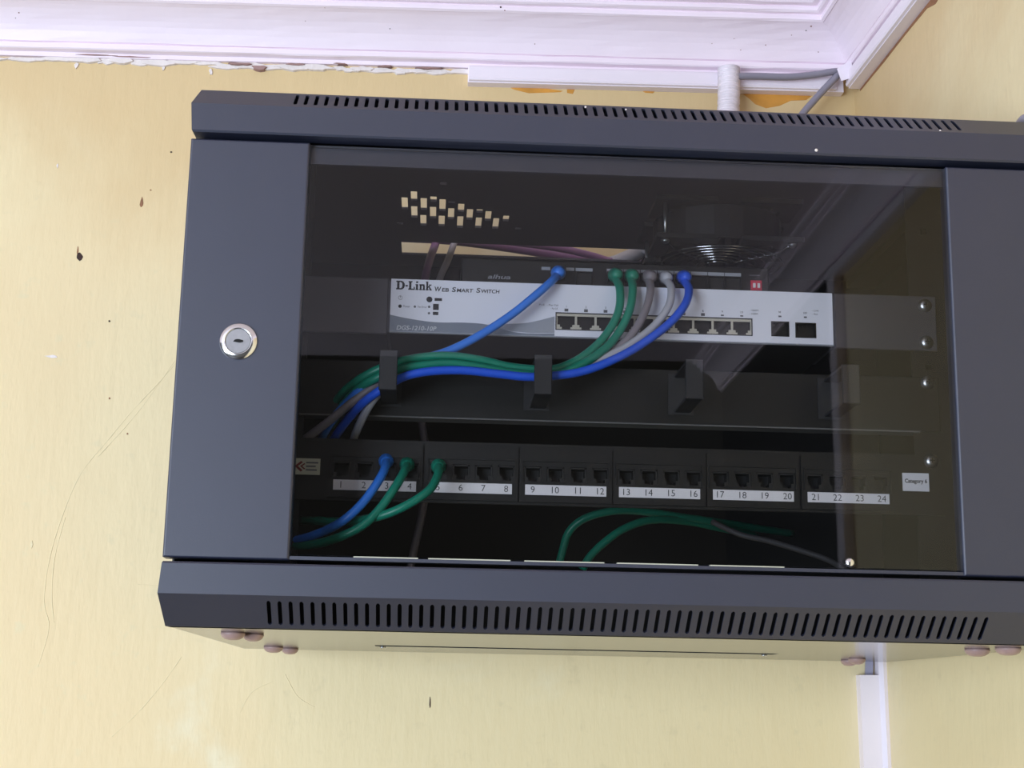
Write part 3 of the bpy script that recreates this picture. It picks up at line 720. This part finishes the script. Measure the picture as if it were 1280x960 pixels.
# "D-Link" in a bold slab face
def dlink():
    m = MB(); y0, y1 = yp - 0.14, yp
    zb, zt = 58.0, 65.0
    zt = 64.6; h = zt - zb
    def bx(x0, x1, z0, z1): m.box(x0, x1, y0, y1, zb + z0*h, zb + z1*h)
    x = -159.3
    # D
    n = 10
    outer = [(x+4.0, zb), *[(x+4.0 + 3.1*math.sin(t*math.pi/n), zb + h/2 - h/2*math.cos(t*math.pi/n)) for t in range(1, n)], (x+4.0, zt)]
    inner = [(x+3.8, zt - 0.16*h), *[(x+3.8 + 1.25*math.sin(t*math.pi/n), zb + h/2 + 0.34*h*math.cos(t*math.pi/n)) for t in range(1, n)], (x+3.8, zb + 0.16*h)]
    for i in range(n):
        a, b = outer[i], outer[i+1]; c2, d2 = inner[n-i], inner[n-i-1]
        m.prism([a, b, d2, c2], y0, y1)
    bx(x+0.7, x+2.7, 0, 1); bx(x, x+4.0, 0, 0.15); bx(x, x+4.0, 0.85, 1)
    # hyphen
    bx(x+7.6, x+9.6, 0.36, 0.54)
    # L
    X = x + 10.0
    bx(X+0.6, X+2.5, 0, 1); bx(X, X+3.3, 0.86, 1); bx(X, X+5.4, 0, 0.15); bx(X+4.4, X+5.4, 0.15, 0.36)
    # i
    X = x + 15.9
    bx(X+0.4, X+2.1, 0, 0.66); bx(X, X+2.1, 0.55, 0.68); bx(X, X+2.6, 0, 0.12); bx(X+0.4, X+2.1, 0.80, 1.0)
    # n
    X = x + 19.0
    bx(X+0.4, X+1.9, 0, 0.66); bx(X, X+1.9, 0.55, 0.68); bx(X, X+2.3, 0, 0.12)
    bx(X+3.1, X+4.6, 0, 0.56); bx(X+2.7, X+5.0, 0, 0.12); bx(X+1.9, X+4.2, 0.50, 0.69)
    # k
    X = x + 24.4
    bx(X+0.4, X+1.9, 0, 1); bx(X, X+1.9, 0.88, 1); bx(X, X+2.3, 0, 0.12); bx(X+3.0, X+5.0, 0, 0.12); bx(X+2.7, X+4.7, 0.56, 0.68)
    m.prism([(X+1.8, zb+0.26*h), (X+1.8, zb+0.42*h), (X+3.2, zb+0.62*h), (X+4.3, zb+0.62*h)], y0, y1)
    m.prism([(X+2.2, zb+0.44*h), (X+3.0, zb+0.50*h), (X+4.8, zb+0.06*h), (X+3.2, zb+0.06*h)], y0, y1)
    m.v = [(-159.3 + (p[0] + 159.3)*0.885, p[1], p[2]) for p in m.v]
    return m.build('brand_lettering', 'ink', fa)
dlink()
for body_, x0_, x1_, h_ in (('W', -131.3, -126.4, 3.7), ('EB', -125.9, -120.8, 2.8), ('S', -118.6, -115.6, 3.7), ('MART', -115.1, -103.0, 2.8), ('S', -100.8, -97.8, 3.7), ('WITCH', -97.3, -83.7, 2.8)):
    text_mesh('lettering', body_, (x0_, x1_, 57.4, 57.4 + h_), yp, 'ink', fa, 0.02, 0.1)
text_mesh('model_lettering', 'DGS-1210-10P', (-158, -129, 27.6, 31.0), yp - 0.12, 'inkpale', fa, 0.02, 0.2)
for x_, z_, r_ in ((-134.8, 51.2, 2.2), (-156, 45.4, 1.3)):
    MB().lathe((x_, yp, z_), (0, -1, 0), [(r_, -0.1), (r_, 0.15)], 14).build('indicator_mark', 'ink', fa)
for x0_, x1_, z0_, z1_ in ((-131, -125.6, 50.3, 52.4), (-132, -127.8, 43.4, 48.0), (-132, -128.0, 39.6, 42.0)):
    MB().box(x0_, x1_, yp-0.14, yp, z0_, z1_).build('indicator_mark', 'ink', fa)
text_mesh('small_lettering', 'Power', (-153.6, -148.6, 44.6, 46.2), yp, 'inkgrey', fa)
text_mesh('small_lettering', 'Fan Error', (-143.0, -136.4, 44.6, 46.2), yp, 'inkgrey', fa)
MB().lathe((-145.2, yp, 45.4), (0, -1, 0), [(0.9, -0.1), (0.9, 0.15)], 10).build('indicator_lamp', 'inkgrey', fa)
for zz in (45.6, 40.8):
    MB().lathe((-134.8, yp, zz), (0, -1, 0), [(0.9, -0.1), (0.9, 0.15)], 10).build('indicator_lamp', 'inkgrey', fa)
ringp = MB().tube([(-156 + 1.4*math.cos(2*math.pi*k/16), yp - 0.05, 51.8 + 1.4*math.sin(2*math.pi*k/16)) for k in range(16)], 0.16, 4, True)
ringp.box(-156.15, -155.85, yp-0.14, yp, 51.6, 53.4).build('power_symbol', 'inkgrey', fa)
text_mesh('small_lettering', 'PoE', (-54.5, -50.5, 49.4, 50.7), yp, 'inkgrey', fa)
text_mesh('small_lettering', '- Pwr Fail', (-48.8, -40.6, 49.2, 50.7), yp, 'inkgrey', fa)
text_mesh('small_lettering', '- Pwr OK', (-46.0, -40.6, 46.6, 48.1), yp, 'inkgrey', fa)
for k, xc in enumerate(pcs):
    if k < 8:
        MB().box(xc - 1.4, xc + 1.4, yp-0.14, yp, 45.5, 47.6).build('port_icon', 'inkgrey', fa)
        text_mesh('port_number', str(k + 1), (xc - 0.8, xc + 0.8, 48.4, 50.0), yp, 'ink', fa, 0.0, 0.0, 0.12, True)
    else:
        text_mesh('port_number', str(k + 1), (xc - 0.8, xc + 0.8, 48.4, 50.0), yp, 'ink', fa, 0.0, 0.0, 0.12, True)
        MB().box(xc - 1.1, xc + 1.1, yp-0.14, yp, 45.9, 46.9).build('port_icon', 'inkgrey', fa)
text_mesh('small_lettering', '- 1000M', (100.6, 107.6, 50.2, 51.6), yp, 'inkgrey', fa)
text_mesh('small_lettering', '- 100M', (100.6, 107.0, 47.6, 49.0), yp, 'ink', fa)
for xc, nn in ((123.5, '9F'), (142.5, '10F')):
    text_mesh('port_number', nn, (xc - 1.0, xc + 1.0, 49.4, 51.0), yp, 'ink', fa, 0.0, 0.0, 0.12, True)
    MB().box(xc - 1.1, xc + 1.1, yp-0.14, yp, 46.4, 47.6).build('port_icon', 'inkgrey', fa)
text_mesh('small_lettering', '- Link', (147.4, 152.6, 51.6, 53.0), yp, 'inkgrey', fa)
text_mesh('small_lettering', '- Act', (147.4, 151.8, 49.0, 50.4), yp, 'inkgrey', fa)
for s in (-1, 1):
    a, b = sorted((s*165, s*241))
    br = MB().box(a, b, YF - 1.6, YF + 0.4, 24.6, 66.2, 0.5)
    a2, b2 = sorted((s*163.2, s*165.2))
    br.box(a2, b2, YF + 0.5, YF + 60, 26, 65)
    br = br.build('rack_bracket', 'bracket', sw)
    for zz in (59.0, 30.8):
        bolt(sw, s*232.6, YF - 1.6, zz)

# ---- black switch lying on top of it
DY = 115.0
ds = thing('network_switch', 'black desktop switch with a red DIP switch, resting on the pale rack switch', 'switch', (-12, 170, 66))
body = MB().box(-112, 120, DY, DY + 110, 66.3, 89.0, 1.0).build('body', 'rackblack', ds)
text_mesh('brand_lettering', 'alhua', (-92, -75, 73.4, 76.8), DY, 'inklogo', ds, 0.02, 0.2)
jx = [-39.5, -20.0] + [3.2 + 12.75*k for k in range(8)]
j0 = None
for x in jx:
    if j0 is None:
        j0 = recess('port', x, 11.6, 69.0, 80.4, DY - 3.0, 2.9, 'plastic', ds); jx0 = x
    else: copy_to(j0, x - jx0)
for (a, b) in ((-52, -45.5), (-33.5, -27.5), (-26.4, -13.6)):
    MB().box(a, b, DY - 0.3, DY, 81.6, 84.0).build('port_label', 'strip', ds)
for k in range(8):
    xc = jx[2 + k]
    MB().box(xc - 6.1, xc + 6.1, DY - 0.3, DY, 81.6, 84.2).build('port_label', 'strip', ds)
MB().box(105, 113, DY - 0.2, DY, 82.6, 83.4).build('port_label', 'inkgrey', ds)
dip = MB().box(105.6, 114.0, DY - 2.2, DY, 70.6, 78.6, 0.4).build('dip_switch', 'red', ds)
for x in (108.0, 111.4):
    MB().box(x - 0.9, x + 0.9, DY - 3.2, DY - 2.2, 72.6, 76.0).build('slider', 'paper', dip)

# ---- cable manager with four D-rings
cm = thing('cable_manager', 'black one-unit cable manager panel with four cable rings', 'cable manager', (0, 98, -37))
MB().box(-241, 241, YF - 0.5, YF + 1.5, -36.0, 4.6, 0.5).box(-225, 225, YF + 1.5, YF + 12, 3.2, 4.6).build('panel', 'rackblack', cm)
MB().box(-225, 225, YF - 3.2, YF + 12, -37.2, -36.1).build('panel_lip', 'lip_highlight', cm)
for x in (-161.0, -54.4, 50.8, 160.8):
    w = 6.2
    rg = MB()
    rg.box(x - w, x + w, 47.5, 49.5, -27.6, 0.4, 0.5)
    rg.box(x - w + 0.6, x + w - 0.6, 49.5, 99.4, -1.6, 0.2)
    rg.box(x - w + 0.6, x + w - 0.6, 49.5, 99.4, -27.4, -25.6)
    # flared foot plate on the panel
    rg.prism([(x - w - 4, 1.4), (x + w + 2, 1.4), (x + w + 2, -29), (x - w - 4, -29)], 98.6, 99.4)
    rg.build('cable_ring', 'ringblack', cm)
for s in (-1, 1):
    bolt(cm, s*232.6, YF - 0.5, 1.2 - 0.6)

# ---- 24-port patch panel
pp = thing('patch_bay', 'black 24-port patch panel with white numbered strips', 'patch panel', (0, 110, -98))
strips = [(-198.5, -140.0), (-130.0, -72.0), (-62.6, -4.6), (4.5, 62.8), (72.1, 130.6), (140.7, 200.1)]
rects = []; jcs = []
for a, b in strips:
    for k in range(4):
        xc = a + 5.4 + 16.15*k; jcs.append(xc)
        rects.append((xc - 6.2, xc + 6.2, -80.8, -70.0))
holes_sheet(-241, 241, -97.5, -53.5, rects, lambda u, v, w: (u, YF - 1.0 + w, v), 2.5).build('face_plate', 'rackblack', pp)
mods = []
num = 1
for mi, (a, b) in enumerate(strips):
    md = MB()
    mr = [(a - 1.6, b + 1.6, -82.4, -66.0)]
    sub = [(jcs[mi*4+k] - 6.2, jcs[mi*4+k] + 6.2, -80.8, -70.0) for k in range(4)]
    hs = holes_sheet(a - 4.2, b + 4.2, -95.5, -57.0, sub, lambda u, v, w: (u, YF - 3.2 + w, v), 2.0); md.add(hs.v, hs.f)
    # raised frame around the four jacks
    fz0, fz1 = -82.0, -66.5
    md.box(a - 2.6, b + 2.6, YF - 4.2, YF - 3.2, fz1, fz1 + 1.0)
    md.box(a - 2.6, a - 1.6, YF - 4.2, YF - 3.2, fz0, fz1).box(b + 1.6, b + 2.6, YF - 4.2, YF - 3.2, fz0, fz1)
    md = md.build('jack_module', 'rackblack', pp)
    lab = MB().box(a, b, YF - 3.8, YF - 3.2, -90.5, -83.2).build('number_strip', 'paper', pp)
    for k in range(4):
        xc = jcs[mi*4+k]
        jk = MB()
        jk.box(xc - 6.1, xc + 6.1, YF + 8, YF + 9, -80.7, -70.1)
        for sx in (-1, 1):
            q5 = sorted((xc + sx*6.1, xc + sx*3.2)); jk.box(q5[0], q5[1], YF - 2.6, YF + 8, -80.7, -77.6)
            q5 = sorted((xc + sx*6.1, xc + sx*4.9)); jk.box(q5[0], q5[1], YF - 2.6, YF + 8, -77.6, -70.1)
        jk.box(xc - 6.1, xc + 6.1, YF - 2.6, YF + 8, -71.2, -70.1)
        jk.build('jack', 'plastic', md)
        text_mesh('number', str(num), (xc - 1, xc + 1, -89.0, -84.4), YF - 3.8, 'ink', lab, -0.004, 0.0, 0.12, True)
        num += 1
for s in (-1, 1):
    bolt(pp, s*232.6, YF - 1.0, -57.8)
ps = MB().box(211, 230.4, YF - 1.5, YF - 1.0, -80.2, -67.0).build('category_sticker', 'paper', pp)
text_mesh('lettering', 'Category 6', (212.6, 229.0, -75.2, -71.2), YF - 1.5, 'ink', ps, 0.03)
ls = MB().box(-228, -208.4, YF - 1.5, YF - 1.0, -80.0, -68.4).build('maker_sticker', 'paperold_glint', pp)
lg = MB()
yl = YF - 1.5
lg.prism([(-226.5, -74.0), (-222.0, -70.4), (-220.6, -71.2), (-224.0, -74.0), (-220.6, -77.0), (-222.0, -78.0)], yl - 0.12, yl)
lg.prism([(-222.6, -74.0), (-219.6, -71.8), (-218.8, -72.4), (-221.0, -74.0), (-218.8, -75.8), (-219.6, -76.4)], yl - 0.12, yl)
lg.build('logo', 'inkred', ls)
ln = MB()
for zz, xb in ((-71.4, -209.8), (-74.0, -211.5), (-76.6, -210.6)):
    ln.box(-218.4, xb, yl - 0.12, yl, zz - 0.55, zz + 0.55)
ln.build('sticker_lines', 'inkgrey', ls)

# ================================================================== CABLES
def patch_cable(name, key, material, label, r, group, plugs=True, boot=None):
    pts = CABLES[key]
    t = thing(name, label, 'cable', pts[-1], group)
    sp = spline(pts, 5)
    MB().tube(sp, r, 10).build('jacket', material, t, True)
    if plugs:
        x, y, z = pts[0]; x2, y2, z2 = pts[1]
        d = (Vector(pts[1]) - Vector(pts[0])).normalized()
        MB().lathe((x, y - 4, z), tuple((Vector((0, -1, -0.25))).normalized()), [(r*1.75, -4), (r*1.8, 3), (r*1.7, 8), (r*1.35, 11), (r*1.02, 15)], 14).build('boot', boot or material, t, True)
        MB().box(x - 5.6, x + 5.6, y - 2.0, y + 6, z - 4.2, z + 3.8).build('plug', 'plastic' if boot is None else boot, t)
    return t
G1 = 'patch cables from the black switch'; G2 = 'patch cables from the numbered patch panel'
patch_cable('patch_cable', 'blue_a', 'blue', 'bright blue patch cable crossing the WEB SMART SWITCH lettered fascia to the left', 3.1, G1)
patch_cable('patch_cable', 'green_a', 'green', 'green patch cable, left of the two green ones leaving the black switch', 3.1, G1)
patch_cable('patch_cable', 'green_b', 'green', 'green patch cable, right of the two green ones leaving the black switch', 3.1, G1)
patch_cable('patch_cable', 'grey_a', 'grey', 'warm grey patch cable between the green and pale cables of the black switch', 3.0, G1)
patch_cable('patch_cable', 'white_a', 'pale', 'pale grey patch cable beside the deep blue one on the black switch', 2.9, G1)
patch_cable('patch_cable', 'blue_b', 'blue2', 'deep blue patch cable, rightmost of those leaving the black switch', 3.1, G1)
patch_cable('patch_cable', 'pblue', 'blue', 'bright blue patch cable plugged into patch panel port 3', 3.1, G2)
patch_cable('patch_cable', 'pgreen', 'green', 'green patch cable hanging next to the blue one on the patch panel', 3.1, G2)
patch_cable('patch_cable', 'pgreen2', 'green', 'green patch cable bowing left from port 5, rightmost on the patch panel', 3.1, G2)
patch_cable('loose_cable', 'loop1', 'green', 'green cable arching behind the patch panel, upper of the two', 3.2, None, False)
patch_cable('loose_cable', 'loop2', 'green', 'green cable arching behind the patch panel, lower of the two', 3.2, None, False)
patch_cable('loose_cable', 'whiteloop', 'dimgrey', 'grey cable trailing at the cabinet bottom right of the green loops', 2.4, None, False)
patch_cable('loose_cable', 'greyv', 'grey', 'grey cable hanging upright behind the patch panel near port 5', 3.0, None, False)
patch_cable('loose_cable', 'purple_drop', 'purple', 'purple cable dropping through the top cable slot', 3.6, None, False)
patch_cable('loose_cable', 'white_drop', 'pale', 'pale grey cable dropping through the top cable slot', 3.0, None, False)
def top_cable(pts, r, material, label):
    o = MB().tube(spline(pts, 6), r, 10).build('loose_cable', material, None, True)
    return tag(o, label, 'cable')
top_cable([(-230,350,179),(-140,356,181),(-92,372,183),(-45,392,184),(-5,412,185),(40,430,187),(90,437,200),(130,437,240)], 5.0, 'purple', 'thick purple cable lying on the cabinet top, left in the cable slot')
top_cable([(-130,335,177.5),(-60,354,179),(-15,375,181),(15,396,182),(45,418,183),(95,425,190),(125,424,225)], 3.4, 'purple', 'thin purple cable lying on the cabinet top, right in the cable slot')
top_cable([(62,352,178),(58,372,180),(48,400,182),(36,425,184),(20,437,190)], 6.5, 'pale', 'pale grey cable at the right end of the top cable slot')
top_cable([(70,362,178),(64,384,180),(56,408,182),(46,428,184)], 2.2, 'black_cable', 'black cable at the right end of the top cable slot')
